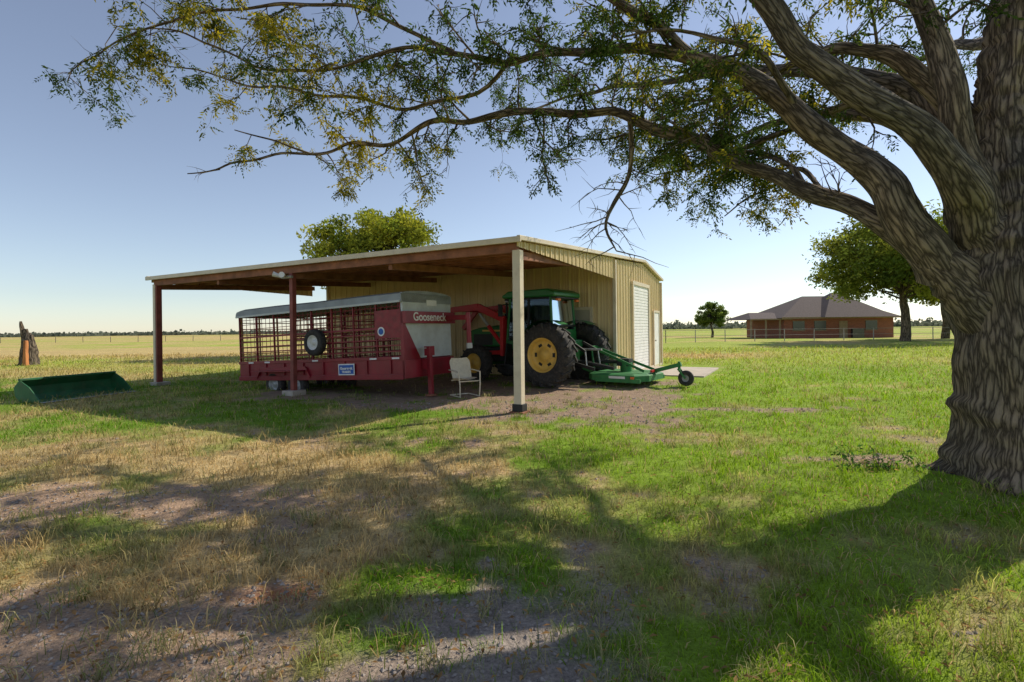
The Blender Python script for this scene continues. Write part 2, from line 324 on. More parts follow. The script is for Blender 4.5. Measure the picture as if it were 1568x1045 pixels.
# ------------------------------------------------------------------ trees
def smooth_path(P,Rr,step=.12):
    P=[Vector(p) for p in P]; out=[];ro=[]
    for i in range(len(P)-1):
        p0=P[max(i-1,0)];p1=P[i];p2=P[i+1];p3=P[min(i+2,len(P)-1)]
        n=max(1,int((p2-p1).length/step))
        for j in range(n):
            t=j/n; out.append(.5*((2*p1)+(p2-p0)*t+(2*p0-5*p1+4*p2-p3)*t*t+(-p0+3*p1-3*p2+p3)*t**3)); ro.append(Rr[i]*(1-t)+Rr[i+1]*t)
    out.append(P[-1]);ro.append(Rr[-1]); return out,ro
class Tree:
    def __init__(s): s.V=[];s.F=[];s.A=[]; s.leaf=[]
    def tube(s,pts,rad,sides=6,rough=0,flare=0,wob=0):
        o=len(s.V);n=len(pts); L=0; off=random.uniform(0,50)
        if wob:
            pts=[p+noise.noise_vector(p*1.3+Vector((off,0,0)))*wob*min(1,i/6)*min(1,(n-1-i)/6) for i,p in enumerate(pts)]
        d=(pts[1]-pts[0]).normalized(); a=d.cross(Vector((.3,.8,.5))).normalized()
        for i in range(n):
            if i<n-1: d=(pts[min(i+1,n-1)]-pts[max(i-1,0)]).normalized()
            a=(a-d*a.dot(d)).normalized(); b=d.cross(a)
            if i: L+=(pts[i]-pts[i-1]).length
            for k in range(sides):
                t=2*math.pi*k/sides; r=rad[i]
                dirv=a*math.cos(t)+b*math.sin(t)
                if rough:
                    q=Vector((math.cos(t)*r,math.sin(t)*r,L*.35+off))
                    r=r*(1+.22*noise.noise(q*2.2/max(r,.2)*.6))+rough*(abs(noise.noise(Vector((q.x*9,q.y*9,q.z*2.5))))-.15)
                    r+=rough*.35*noise.noise(Vector((q.x*24,q.y*24,q.z*6)))
                if flare and i<n*.4:
                    z=pts[i].z; r+=flare*max(0,1-z/.6)**2*(.5+.6*math.cos(t*5+1))
                s.V.append(pts[i]+dirv*r); s.A.append((math.cos(t)*rad[i],math.sin(t)*rad[i],L+off))
        for i in range(n-1):
            for k in range(sides): s.F.append((o+i*sides+k,o+i*sides+(k+1)%sides,o+(i+1)*sides+(k+1)%sides,o+(i+1)*sides+k))
        return pts
    def twig(s,p,d,L,r,bare=False,depth=1,nleaf=7,droop=.5):
        pts=[p.copy()];n=4 if depth else 3
        for i in range(n):
            d=(d+Vector((random.gauss(0,.22),random.gauss(0,.22),random.gauss(0,.2)-(droop*.12)))).normalized()
            pts.append(pts[-1]+d*L/n)
        s.tube(pts,[r*(1-.8*i/n) for i in range(n+1)],4 if depth==0 else 5)
        if depth:
            m=int(random.uniform(6,11)) if not bare else int(random.uniform(3,6))
            for i in range(m):
                t=random.uniform(.15,1)*n; k=min(int(t),n-1); q=pts[k].lerp(pts[k+1],t-k)
                dd=(pts[k+1]-pts[k]).normalized()
                nd=(dd*.6+Vector((random.gauss(0,.6),random.gauss(0,.6),random.gauss(0,.45)))).normalized()
                s.twig(q,nd,L*random.uniform(.25,.5),r*.5,bare or random.random()<.1,depth-1,nleaf,droop)
        if not bare:
            m=nleaf if depth==0 else 2
            for i in range(m):
                t=random.uniform(.2,1)*n; k=min(int(t),n-1); q=pts[k].lerp(pts[k+1],t-k)
                s.leaf.append((q,Vector((random.gauss(0,1),random.gauss(0,1),random.gauss(-.55,.5))).normalized()))
    def build(s,parent,bark='bark'):
        fast('trunk_and_limbs',[tuple(v) for v in s.V],s.F,bark,parent=parent,smooth=True,attr=s.A)
def pinnate(leaf,name,parent,rl=.155,ll=.062,lw=.022,pairs=4,c0=(.055,.085,.022),c1=(.36,.30,.045)):
    n=len(leaf); P=np.array([tuple(l[0]) for l in leaf]); D=np.array([tuple(l[1]) for l in leaf])
    up=rng.normal(size=(n,3)); up[:,2]+=1; S=np.cross(D,up); S/=np.linalg.norm(S,axis=1,keepdims=True)
    sc=rng.uniform(.7,1.25,n)[:,None]
    Vs=[];Cs=[]
    yel=fbm(P[:,0]+P[:,2]*.7,P[:,1]+P[:,2],.9,21); tone=rng.uniform(.6,1.35,n)[:,None]
    yv=np.clip((yel-.57)*4.5+rng.normal(0,.35,n),0,1)[:,None]
    C=(np.array(c0)*(1-yv)+np.array(c1)*yv)*tone
    for i in range(pairs*2+1):
        t=(i//2+1)/(pairs+1) if i<pairs*2 else 1
        side=0 if i==pairs*2 else (1 if i%2 else -1)
        drop=np.zeros((n,3)); drop[:,2]=-(t**2)*.3*rl
        B=P+D*rl*t*sc+drop
        dr=D*(.55 if side else 1)+S*side*.85+rng.normal(0,.18,(n,3)); dr[:,2]-=.3; dr/=np.linalg.norm(dr,axis=1,keepdims=True)
        nn=rng.normal(size=(n,3)); w=np.cross(dr,nn); w/=np.linalg.norm(w,axis=1,keepdims=True)
        l=ll*sc*rng.uniform(.75,1.2,n)[:,None]; ww=lw*sc
        Vs.append(np.stack([B,B+dr*l*.45+w*ww/2,B+dr*l,B+dr*l*.45-w*ww/2],1)); Cs.append(np.repeat((C*rng.uniform(.8,1.2,(n,1)))[:,None],4,1))
    V=np.concatenate(Vs).reshape(-1,3); C=np.concatenate(Cs).reshape(-1,3)
    return fast(name,V,np.arange(len(V)).reshape(-1,4),'leaf',col=C,parent=parent)
T=Tree(); tr=root('pecan_tree')
def limb(pts,rad,sides=12,rough=.02,sec=None,start=.25,dens=.3,slen=(.5,1.3),nleaf=5,low=-.35,wob=.09):
    P,Rr=smooth_path(pts,rad,.07 if sides>16 else .1); P=T.tube(P,Rr,sides,rough,wob=wob)
    if dens:
        n=len(P);acc=0
        for i in range(int(n*start),n):
            acc+=.1
            if acc>dens*random.uniform(.6,1.4):
                acc=0; d=(P[min(i+1,n-1)]-P[i-1]).normalized()
                v=Vector((random.gauss(0,1),random.gauss(0,1),random.gauss(.1,.8)))
                if v.z<low: v.z*=.5
                v=(v-d*v.dot(d)*.7).normalized()
                T.twig(P[i],(v+d*.5).normalized(),random.uniform(*slen),max(.007,min(.019,Rr[i]*.5)),nleaf=nleaf)
# trunk
P,Rr=smooth_path([(4.93,4.9,-.15),(4.9,4.9,.35),(4.9,4.9,.9),(4.88,4.9,1.5),(4.80,4.9,2.05),(4.84,4.9,2.7),(4.88,5,3.48),(5.0,5.05,4.3),(5.3,5.2,6),(5.6,5.6,8),(5.4,6,9.5)],
 [.68,.56,.51,.50,.49,.37,.28,.25,.18,.1,.03],.05); T.tube(P,Rr,100,.045,flare=.2)
limb([(5.3,5.2,6),(5.4,5.4,7.2),(5.6,5.6,8)],[.1,.08,.05],8,.01,start=0,dens=.5,slen=(.8,1.6))
limb([(4.75,4.95,1.55),(4.4,4.95,1.95),(4.02,5,2.3),(3.69,5.3,2.68),(3.29,5.6,3.02),(2.88,6,3.43),(2.34,6.4,3.93),(1.85,6.7,4.30),(1.37,6.9,4.48),(.6,7.1,4.6),(-.32,7.3,4.62),(-.98,7.4,4.6),(-1.78,7.6,4.44),(-2.53,7.8,4.44),(-3.1,8,4.37)],
 [.28,.24,.165,.105,.09,.083,.075,.066,.06,.05,.042,.036,.03,.027,.022],20,.016,start=.3,dens=.2,slen=(.4,1.1),wob=.12)
limb([(-3.1,8,4.37),(-4.28,8.2,4.41),(-4.75,8.3,4.22),(-5.23,8.3,4.18)],[.022,.018,.014,.008],6,0,dens=0)
T.twig(Vector((-4.7,8.3,4.24)),Vector((-.8,0,-.4)),.5,.008,True,1); T.twig(Vector((-4.9,8.3,4.2)),Vector((-.9,.1,.2)),.4,.006,True,0)
limb([(-3.1,8,4.37),(-3.8,8,4.62),(-4.35,8.1,4.8)],[.02,.014,.008],6,0,dens=.3,slen=(.2,.5))
limb([(4.2,5,2.1),(3.77,5.0,2.73),(3.49,5.1,3.28),(3.02,5.3,3.82),(2.47,5.6,4.38),(2.04,5.8,4.70),(1.5,6,4.89),(.77,6.3,5.0),(.05,6.6,5.12),(-.73,6.8,5.29),(-1.46,7,5.5),(-2.39,7.1,5.29),(-3.34,7.2,5.3),(-4.5,7.3,5.8),(-5.7,7.4,6.06)],
 [.20,.165,.14,.115,.092,.075,.06,.048,.04,.034,.027,.022,.018,.013,.006],18,.016,start=.2,dens=.22,slen=(.5,1.3),wob=.12)
limb([(4.7,4.85,2.1),(4.44,4.8,2.49),(3.79,4.6,3.1),(3.19,4.5,3.59),(2.73,4.5,4.0),(2.33,4.5,4.47),(1.5,4.6,5.3),(.5,4.9,5.9),(-.8,5.2,6.3),(-2,5.4,6.6)],[.27,.21,.14,.115,.105,.092,.075,.06,.04,.015],20,.016,start=.4,dens=.3,slen=(.6,1.5),wob=.12)
limb([(4.6,4.85,2.4),(4.35,4.9,3.13),(4.3,5,3.8),(4.27,5.1,4.5),(4.0,5.3,5.6),(3.2,5.8,6.8),(2.5,6.4,7.5)],[.2,.14,.12,.105,.085,.05,.015],18,.016,start=.3,dens=.34,slen=(.6,1.5))
limb([(4.85,5.1,3.2),(4.7,5.3,3.7),(4.29,5.6,4.4),(3.95,6,4.87),(3.64,6.4,4.9),(3.02,7.5,4.95),(2,8.4,4.9)],[.16,.13,.09,.065,.045,.03,.01],12,.012,start=.3,dens=.17,slen=(.5,1.3))
limb([(4.9,5.1,2.8),(4.75,6.2,4.4),(3.9,7.8,5.5),(2.6,9.2,6.0),(1.2,10,6.1),(-.3,10.6,5.9)],[.16,.12,.08,.05,.03,.01],12,.012,start=.3,dens=.21,slen=(.6,1.4))
limb([(4.9,5.2,2.9),(4.95,6.6,4.2),(4.8,8.0,4.9),(4.4,9.6,5.2),(3.4,11,5.1)],[.15,.11,.07,.04,.012],10,.012,start=.3,dens=.22,slen=(.6,1.3))
limb([(4.75,6.2,4.4),(3.9,6.9,4.3),(3.2,7.7,4.1),(2.4,8.4,4.1)],[.06,.045,.03,.01],8,.006,start=.15,dens=.16,slen=(.4,1.0))
limb([(5.1,5.1,2.9),(6.3,6.2,4.6),(7,7.6,5.8),(7.4,9.4,6.4),(7.0,11,6.4)],[.2,.14,.09,.05,.015],10,.012,start=.35,dens=.38,slen=(.6,1.3))
limb([(5.1,4.9,3.2),(6.6,5.2,4.8),(8,5.6,6),(9.4,6.2,6.6)],[.18,.13,.08,.015],10,.012,start=.6,dens=.7,slen=(.6,1.2))
limb([(.05,6.6,5.12),(-.38,6.8,4.76),(-1.29,7,4.64),(-2.24,7.2,4.88),(-3.34,7.4,5.1),(-4.3,7.5,5.4),(-5.2,7.6,5.6)],[.03,.027,.023,.02,.016,.012,.006],8,.004,start=.2,dens=.22,slen=(.4,1.0))
limb([(-.73,6.8,5.29),(-2,6.9,5.9),(-3.6,7,6.1),(-5,7.2,5.9),(-6.1,7.3,5.5),(-6.3,7.3,5.2)],[.03,.025,.02,.015,.01,.005],8,.004,start=.15,dens=.25,slen=(.4,1.0))
limb([(2.04,5.8,4.7),(1,5.9,5.5),(-.3,6.1,5.9),(-2,6.3,6.1),(-3.5,6.5,6.0)],[.06,.05,.035,.025,.01],8,.006,start=.1,dens=.27,slen=(.5,1.2))
limb([(2.88,6,3.43),(2.6,6.9,4.1),(2.2,7.7,4.5),(1.2,8.4,4.7)],[.05,.035,.025,.01],8,.004,start=.2,dens=.18,slen=(.4,1.0))
limb([(3.29,5.6,3.02),(3.2,6.3,3.7),(3.0,7.2,4.0),(2.7,7.9,4.0)],[.04,.03,.02,.01],8,.004,start=.25,dens=.16,slen=(.3,.8))
limb([(3.02,5.3,3.82),(2.5,5.0,4.2),(1.9,5.0,4.5),(1.1,5.3,4.6)],[.04,.03,.02,.008],8,.004,start=.25,dens=.25,slen=(.3,.8))
limb([(3.4,5.5,2.95),(3.6,6.3,3.5),(3.55,7.2,3.55),(3.3,7.9,3.3)],[.035,.028,.018,.008],8,.004,start=.3,dens=.17,slen=(.3,.7))
# drooping dead branch
D1=[(1.6,6.8,4.35),(1.64,7,3.76),(1.46,7.1,3.34),(1.33,7.15,2.99),(1.48,7.2,2.68)]
P,Rr=smooth_path(D1,[.036,.032,.028,.02,.008],.08); T.tube(P,Rr,7,.004,wob=.06)
for i in range(18):
    q=P[int(len(P)*random.uniform(.3,.98))]; T.twig(q,Vector((random.choice([-1,-1,1])*random.uniform(.4,1),random.gauss(0,.3),random.uniform(-.8,.3))).normalized(),random.uniform(.3,.8),.010,True,1)
for q,dn in (((.6,7.1,4.6),.8),((-.9,7.4,4.55),.8),((2.9,6.2,3.5),.6)):
    for i in range(2): T.twig(Vector(q),Vector((random.gauss(0,.4),.1,-.9)).normalized(),dn,.009,True,1)
for i in range(5): T.twig(Vector((3.5,5.4,2.85)),Vector((random.gauss(0,.5),.1,.8)).normalized(),random.uniform(.4,.7),.01,True,1)
T.build(tr); pinnate(T.leaf,'foliage',tr)
# background trees
def bg_tree(name,x,y,h,cr,cz,nclump,leafn,ls,tr_r,c1,c2,flat=.75,low=.35):
    rt=root(name); t=Tree(); z0=tz(x,y)
    b=Vector((x,y,z0-.1)); top=Vector((x,y,z0+cz))
    P,Rr=smooth_path([b,b+Vector((.1,0,cz*.3)),b+Vector((-.1,.1,cz*.6)),top,top+Vector((0,0,(h-cz)*.6))],[tr_r*1.3,tr_r,tr_r*.8,tr_r*.5,.03],.4); t.tube(P,Rr,10,.03)
    V=[];C=[]
    for i in range(nclump):
        while True:
            v=Vector((random.uniform(-1,1),random.uniform(-1,1),random.uniform(-1,1)))
            if .3<v.length<1 and not (v.z<-low and v.xy.length<.35): break
        c=Vector((x+v.x*cr,y+v.y*cr,z0+cz+v.z*(h-cz)))
        if v.z<0: c.z=z0+cz+v.z*(h-cz)*flat
        st=P[int(len(P)*random.uniform(.4,.9))]
        pp,rr=smooth_path([st,st.lerp(c,.5)+Vector((0,0,.2)),c],[tr_r*.3,tr_r*.15,.02],.6); t.tube(pp,rr,5)
        r=random.uniform(.09,.2)*cr*1.5; k=int(leafn*random.uniform(.5,1.3))
        q=rng.normal(size=(k,3)); q/=np.linalg.norm(q,axis=1,keepdims=True); q*=(rng.random((k,1))**.5)*r*np.array((1,1,.65)); q+=np.array(c)
        V.append(q); tone=random.uniform(.65,1.35); m=random.random()
        C.append(np.repeat((np.array(c1)*m+np.array(c2)*(1-m))[None]*tone,k,0)*rng.uniform(.7,1.3,(k,1)))
    Q=np.concatenate(V);C=np.concatenate(C);n=len(Q)
    a=rng.normal(size=(n,3));a/=np.linalg.norm(a,axis=1,keepdims=True); bb=np.cross(a,rng.normal(size=(n,3)));bb/=np.linalg.norm(bb,axis=1,keepdims=True)
    l=ls*rng.uniform(.6,1.3,(n,1)); VV=np.stack([Q-a*l,Q+bb*l*.45,Q+a*l,Q-bb*l*.45],1).reshape(-1,3)
    fast('foliage',VV,np.arange(4*n).reshape(-1,4),'leaf',col=np.repeat(C[:,None],4,1).reshape(-1,3),parent=rt)
    t.build(rt,'bark2')
bg_tree('shade_tree',-8.9,35,10.1,4.6,6.4,150,230,.14,.28,(.16,.20,.035),(.32,.31,.05))
bg_tree('shade_tree',35.3,46,11.3,7.0,7.2,170,260,.17,.35,(.11,.16,.035),(.23,.24,.045),low=.2,flat=.95)
bg_tree('shade_tree',44,52,9.5,4.5,6,60,200,.2,.3,(.09,.14,.035),(.2,.2,.045))
bg_tree('shade_tree',29.3,75,5.0,2.2,3.0,110,150,.13,.16,(.10,.15,.04),(.16,.2,.045),low=.6)
# distant treeline
V=[];C=[]
for i in range(1500):
    a=random.uniform(-62,62); dd=random.uniform(330,520); X0=dd*math.tan(R(a)) if abs(a)<60 else 0
    hgt=random.uniform(1.2,4.2)*(1.35 if X0>0 else .9)*(.5+fbm(np.array([X0]),np.array([0.]),.012,9)[0])
    k=26; q=rng.normal(size=(k,3))*np.array((4,2,hgt*.35)); q[:,2]=np.abs(q[:,2]); q+=np.array((X0,dd,0)); V.append(q)
    C.append(np.repeat((np.array((.12,.135,.105))*random.uniform(.7,1.3))[None],k,0))
Q=np.concatenate(V);C=np.concatenate(C);n=len(Q); a=rng.normal(size=(n,3));a/=np.linalg.norm(a,axis=1,keepdims=True); bb=np.cross(a,rng.normal(size=(n,3)));bb/=np.linalg.norm(bb,axis=1,keepdims=True)
VV=np.stack([Q-a*1.3,Q+bb*1.0,Q+a*1.3,Q-bb*1.0],1).reshape(-1,3)
fast('distant_treeline',VV,np.arange(4*n).reshape(-1,4),'leaf',col=np.repeat(C[:,None],4,1).reshape(-1,3))
# weeds near trunk
wd=root('weed_plant'); t=Tree()
for i in range(12):
    xx=4.0+random.gauss(0,.28);yy=5.7+random.gauss(0,.2)
    t.twig(Vector((xx,yy,tz(xx,yy))),Vector((random.gauss(-.3,.6),random.gauss(0,.5),.45)).normalized(),random.uniform(.16,.28),.005,nleaf=2,depth=1)
fast('stems',[tuple(v) for v in t.V],t.F,'bark2',parent=wd,attr=t.A); random.shuffle(t.leaf); pinnate(t.leaf[:120],'leaves',wd,.05,.05,.022,1,c0=(.06,.13,.03),c1=(.09,.17,.03))
# ------------------------------------------------------------------ shed
sh=root('metal_barn',(AX,AY,0),(0,0,R(TH)))
def zr(y): return 3.28+(y+.15)*(.59/9.45) if y<9.3 else 3.87-(y-9.3)*.155
def sheet(mb,p0,u,L,nrm,fb,ft,k,v=(0,0,1),pitch=.305,rib=.028):
    p0=Vector(p0);u=Vector(u);nrm=Vector(nrm);v=Vector(v); xs=[];hs=[]
    i=0
    while i*pitch<L:
        b=i*pitch
        for o,hh in((0,0),(.02,1),(.05,1),(.07,0),(.14,0),(.15,.3),(.165,.3),(.175,0),(.22,0),(.23,.3),(.245,.3),(.249,0)):
            if b+o<L: xs.append(b+o);hs.append(hh*rib)
        i+=1
    xs.append(L);hs.append(0); vs=[]
    for a,hh in zip(xs,hs):
        vs.append(p0+u*a+nrm*hh+v*fb(a)); vs.append(p0+u*a+nrm*hh+v*ft(a))
    mb.add(vs,[(2*j,2*j+2,2*j+3,2*j+1) for j in range(len(xs)-1)],k)
mb=MB()
LB=11.8
sheet(mb,(-LB,6,0),(1,0,0),LB,(0,-1,0),lambda a:.1,lambda a:zr(6)-.06,'cream')
sheet(mb,(0,6,0),(0,1,0),6,(1,0,0),lambda a:.1,lambda a:zr(6+a)-.04,'cream')
sheet(mb,(-LB,6,0),(0,1,0),6,(-1,0,0),lambda a:.1,lambda a:zr(6+a)-.04,'cream')
sheet(mb,(-LB,12,0),(1,0,0),LB,(0,1,0),lambda a:.1,lambda a:3.4,'cream')
mb.obj('walls',sh)
mb=MB()
sheet(mb,(.02,-.1,0),(0,1,0),6.05,(1,0,0),lambda a:3.16-.02*a,lambda a:zr(a-.1)-.02,'cream',pitch=.25)
sheet(mb,(-12.72,-.1,0),(0,1,0),6.05,(-1,0,0),lambda a:3.16-.02*a,lambda a:zr(a-.1)-.02,'cream',pitch=.25)
mb.obj('end_fascia',sh)
mb=MB()
dy=Vector((0,9.45,.59)).normalized(); Ls=math.hypot(9.45,.59)
sheet(mb,(-12.78,-.15,3.28),(1,0,0),12.9,(0,0,1),lambda a:0,lambda a:Ls,'rustroof',v=dy)
dy2=Vector((0,2.85,-.155*2.85)).normalized(); sheet(mb,(-12.78,9.3,3.87),(1,0,0),12.9,(0,0,1),lambda a:0,lambda a:2.88,'creamlt',v=dy2)
mb.obj('roof',sh)
mb=MB()
sheet(mb,(-12.78,-.15,3.30),(1,0,0),12.9,(0,0,1),lambda a:0,lambda a:Ls,'creamlt',v=dy); mb.obj('roof_top_skin',sh)
mb=MB()
mb.beam((-12.85,-.19,3.28),(.15,-.19,3.28),.05,.11,'creamlt')
mb.beam((.1,-.19,3.31),(.1,9.3,zr(9.3)+.04),.07,.09,'creamlt'); mb.beam((.1,9.3,zr(9.3)+.04),(.1,12.15,zr(12.15)+.04),.07,.09,'creamlt')
mb.beam((-12.8,-.19,3.31),(-12.8,9.3,zr(9.3)+.04),.07,.09,'creamlt')
for yy in (5.96,12.04): mb.beam((.04,yy,.1),(.04,yy,zr(yy)-.08),.1,.1,'creamlt')
mb.beam((-LB-.03,5.96,.1),(-LB-.03,5.96,3.5),.1,.1,'creamlt')
mb.beam((.055,5.9,.14),(.055,12.05,.14),.03,.1,'creamlt')
mb.obj('trim',sh,.006)
mb=MB()
mb.beam((-12.65,-.02,3.16),(.0,-.02,3.16),.1,.2,'rust')
for i in range(1,9):
    y=i*.66; mb.beam((-12.65,y,zr(y)-.12),(0,y,zr(y)-.12),.05,.16,'rust')
for xx in (-.1,-3.2,-6.4,-9.5,-12.57): mb.beam((xx,0,3.02),(xx,5.9,zr(6)-.32),.1,.16,'rust')
mb.obj('purlins_and_rafters',sh)
mb=MB()
mb.box((-.09,-.09,0),(.07,.07,3.1),'creamlt'); mb.box((-.16,-.16,-.05),(.14,.14,.03),'rust'); mb.box((-.12,-.11,.03),(.1,.1,.17),'black')
mb.obj('front_post',sh,.008)
mb=MB()
mb.box((-6.46,-.06,.1),(-6.34,.06,3.08),'redpost'); mb.box((-6.6,-.2,-.05),(-6.2,.2,.13),'concrete')
mb.cyl((-6.62,-.16,2.98),(-6.75,-.3,3.04),.04,'white',.07); mb.cyl((-6.5,-.16,2.98),(-6.4,-.32,3.0),.04,'white',.075); mb.box((-6.66,-.14,2.93),(-6.3,-.06,2.99),'steel')
mb.obj('middle_post',sh,.008)
mb=MB()
mb.box((-12.67,-.1,0),(-12.55,.08,3.1),'creamlt'); mb.box((-12.55,-.08,0),(-12.49,.08,3.1),'redpost'); mb.box((-12.7,-.2,-.05),(-12.3,.2,.1),'concrete')
mb.obj('corner_post',sh,.008)
mb=MB()
mb.box((.0,7.9,.1),(.045,9.9,3.0),'white')
for i in range(28): mb.box((.045,7.93,.14+i*.1),(.058,9.87,.14+i*.1+.075),'white')
for a,b in (((.0,7.8,.1),(.09,7.9,3.12)),((0,9.9,.1),(.09,10,3.12)),((0,7.9,3.0),(.09,9.9,3.12))): mb.box(a,b,'creamlt')
mb.obj('roll_up_door',sh,.003)
mb=MB()
mb.box((.0,10.75,.1),(.06,11.55,2.15),'white')
for a,b in (((0,10.67,.1),(.085,10.75,2.23)),((0,11.55,.1),(.085,11.63,2.23)),((0,10.75,2.15),(.085,11.55,2.23))): mb.box(a,b,'creamlt')
mb.cyl((.06,10.85,1.1),(.12,10.85,1.1),.03,'steel')
mb.box((-1.6,5.93,.1),(-.72,5.97,2.15),'greydoor'); mb.box((-1.68,5.91,.1),(-1.6,6,2.23),'creamlt'); mb.box((-.72,5.91,.1),(-.64,6,2.23),'creamlt'); mb.box((-1.6,5.91,2.15),(-.72,6,2.23),'creamlt')
mb.obj('walk_doors',sh,.003)
mb=MB(); mb.box((-12,5.85,-.2),(0.06,12.1,.095),'concrete'); mb.box((.065,7.3,-.2),(2.3,10.8,.14),'concrete'); mb.obj('slab_and_apron',sh,.01)
# ------------------------------------------------------------------ stock trailer
tl=root('livestock_trailer',(-2.52,11.84,.48),(0,-.042,R(TH)))
LT=6.04;W=1.9;H=2.04
mb=MB()
mb.box((-LT,0,0),(0,.04,.5),'red'); mb.box((-LT,W-.04,0),(0,W,.5),'red'); mb.box((-LT,.04,.05),(0,W-.04,.12),'rust')
mb.box((-LT-.02,-.03,-.02),(.01,.0,.1),'red'); mb.box((-LT,-.025,.44),(0,0,.52),'red')
for xx in np.arange(-LT+.4,0,.75): mb.box((xx,-.035,.12),(xx+.05,-.003,.44),'red')
mb.obj('lower_body',tl,.006)
mb=MB()
for yy in (.02,W-.02):
    k='redbar'
    for i,xx in enumerate(np.linspace(-LT+.03,-.03,9)): mb.beam((xx,yy,.5),(xx,yy,1.85),.03,.045,k)
    for i in range(4): mb.beam((-LT,yy,.64+i*.14),(0,yy,.64+i*.14),.02,.03 if yy<1 else .02,k)
    for i in range(4): mb.cyl((-LT,yy,1.30+i*.13),(0,yy,1.30+i*.13),.009,k,n=6)
    mb.beam((-LT,yy,1.2),(0,yy,1.2),.03,.05,k)
    for xx in np.arange(-LT+.15,0,.17): mb.cyl((xx,yy+.01,.5),(xx,yy+.01,1.82),.008,k,n=5)
mb.obj('side_slats',tl)
mb=MB()
for xx in (-LT+.02,-LT*.62,-LT*.33):
    k='tanbar' if xx<-3.8 else 'redbar'
    for z in np.arange(.55,1.8,.18): mb.cyl((xx,.06,z),(xx,W-.06,z),.014,k,n=6)
    for yy in (.08,.65,1.25,W-.08): mb.beam((xx,yy,.12),(xx,yy,1.82),.03,.04,k)
for z in np.arange(.6,1.75,.16): mb.cyl((-LT+.05,W-.1,z),(-LT*.33,W-.1,z),.018,'tanbar',n=6)
for xx in np.arange(-LT+.1,-LT*.33,.3): mb.cyl((xx,W-.1,.2),(xx,W-.1,1.8),.014,'tanbar',n=6)
mb.obj('gates_and_rear_door',tl)
mb=MB(); prof=[]
for i in range(13):
    t=i/12; yy=-.04+(W+.08)*t; zz=1.98+.1*math.sin(math.pi*t)**.5; prof.append((yy,zz))
prof=[(-.045,1.78)]+prof+[(W+.045,1.78)]
xs=[-LT-.05,-LT+.0,-LT+.15,-4.5,-3,-1.5,0.0,.06]; dz=[-.1,-.04,-.01,0,-.012,0,0,-.005]; m_=len(prof); vs=[]
for X_,d_ in zip(xs,dz):
    for yy,zz in prof: vs.append((X_,yy,zz+d_ if zz>1.8 else zz))
mb.add(vs,[(i*m_+j,(i+1)*m_+j,(i+1)*m_+j+1,i*m_+j+1) for i in range(len(xs)-1) for j in range(m_-1)]+[tuple(range(m_)),tuple(range((len(xs)-1)*m_,len(xs)*m_))],'tarp')
mb.beam((-LT-.03,-.05,1.8),(.03,-.05,1.8),.03,.05,'greypanel')
mb.obj('roof',tl)
mb=MB()
mb.box((0,0,1.56),(.06,W,2.0),'greypanel'); mb.box((0,0,.45),(.04,W,1.28),'greypanel'); mb.box((0,-.02,0),(.09,W+.02,.42),'red')
mb.box((0,-.02,1.28),(.18,W+.02,1.56),'red'); mb.box((-.02,-.02,0),(.07,.08,1.56),'red')
mb.add([(.045,.08,.42),(.045,.62,.42),(.045,.08,1.28)],[(0,1,2)],'red'); mb.box((.061,.9,1.72),(.068,1.3,1.86),'white')
mb.cyl((-.6,-.03,1.12),(-.6,-.026,1.12),.11,'white',n=20); mb.cyl((-.6,-.034,1.12),(-.6,-.031,1.12),.075,'blue',n=20); mb.box((-.8,-.02,.95),(-.0,-.004,1.62),'redbar')
mb.obj('nose',tl,.006)
mb=MB()
mb.beam((.18,1.55,1.42),(1.0,1.25,1.38),.08,.12,'red'); mb.beam((.18,1.85,1.42),(1.0,1.35,1.38),.08,.12,'red'); mb.cyl((1.0,1.3,1.5),(1.0,1.3,.75),.06,'red'); mb.cyl((1.0,1.3,.75),(1.0,1.3,.62),.08,'steel')
mb.beam((.3,.62,-.42),(.3,.62,.68),.1,.1,'red'); mb.beam((.3,.62,.3),(.1,.62,.3),.1,.25,'red'); mb.box((.2,.52,-.47),(.4,.72,-.42),'rust'); mb.box((.22,.52,.5),(.38,.72,.72),'red'); mb.cyl((.3,.5,.68),(.3,.3,.68),.012,'steel')
mb.obj('gooseneck_hitch_and_jack',tl,.006)
def wheel(mb,c,r,w,rim,side,lug=0,hub='yellow',n=40):
    mb.rev([(rim,-w*.42),(rim*1.12,-w*.5),(r*.86,-w*.5),(r*.96,-w*.4),(r,-w*.22),(r,w*.22),(r*.96,w*.4),(r*.86,w*.5),(rim*1.12,w*.5),(rim,w*.42)],c,'tyre',n)
    s=side
    mb.rev([(rim,s*w*.46),(rim*.93,s*w*.44),(rim*.88,s*w*.2),(rim*.8,s*w*.12),(rim*.35,s*w*.18),(rim*.33,s*w*.3),(.0001,s*w*.3)],c,hub,n)
    mb.rev([(rim,-s*w*.4),(.0001,-s*w*.1)],c,'black',n)
    if lug:
        for i in range(lug):
            for sg in (-1,1):
                t=2*math.pi*(i+(.5 if sg>0 else 0))/lug; t2=t+.2
                p0=Vector((c[0]+math.cos(t)*r*1.01,c[1]+.0,c[2]+math.sin(t)*r*1.01)); p1=Vector((c[0]+math.cos(t2)*r*.95,c[1]+sg*w*.53,c[2]+math.sin(t2)*r*.95))
                mb.beam(p0,p1,r*.06,r*.10,'tyre',up=(math.cos(t),0,math.sin(t)))
                p2=Vector((c[0]+math.cos(t2+.03)*r*.84,c[1]+sg*w*.5,c[2]+math.sin(t2+.03)*r*.84)); mb.beam(p1,p2,r*.05,r*.05,'tyre')
mb=MB()
for xx,zz in((-3.72,.03),(-4.62,.08)):
    for yy,sd in((.1,-1),(W-.1,1)):
        wheel(mb,(xx,yy,zz-.20),.335,.2,.19,sd,hub='steel')
mb.obj('wheels',tl)
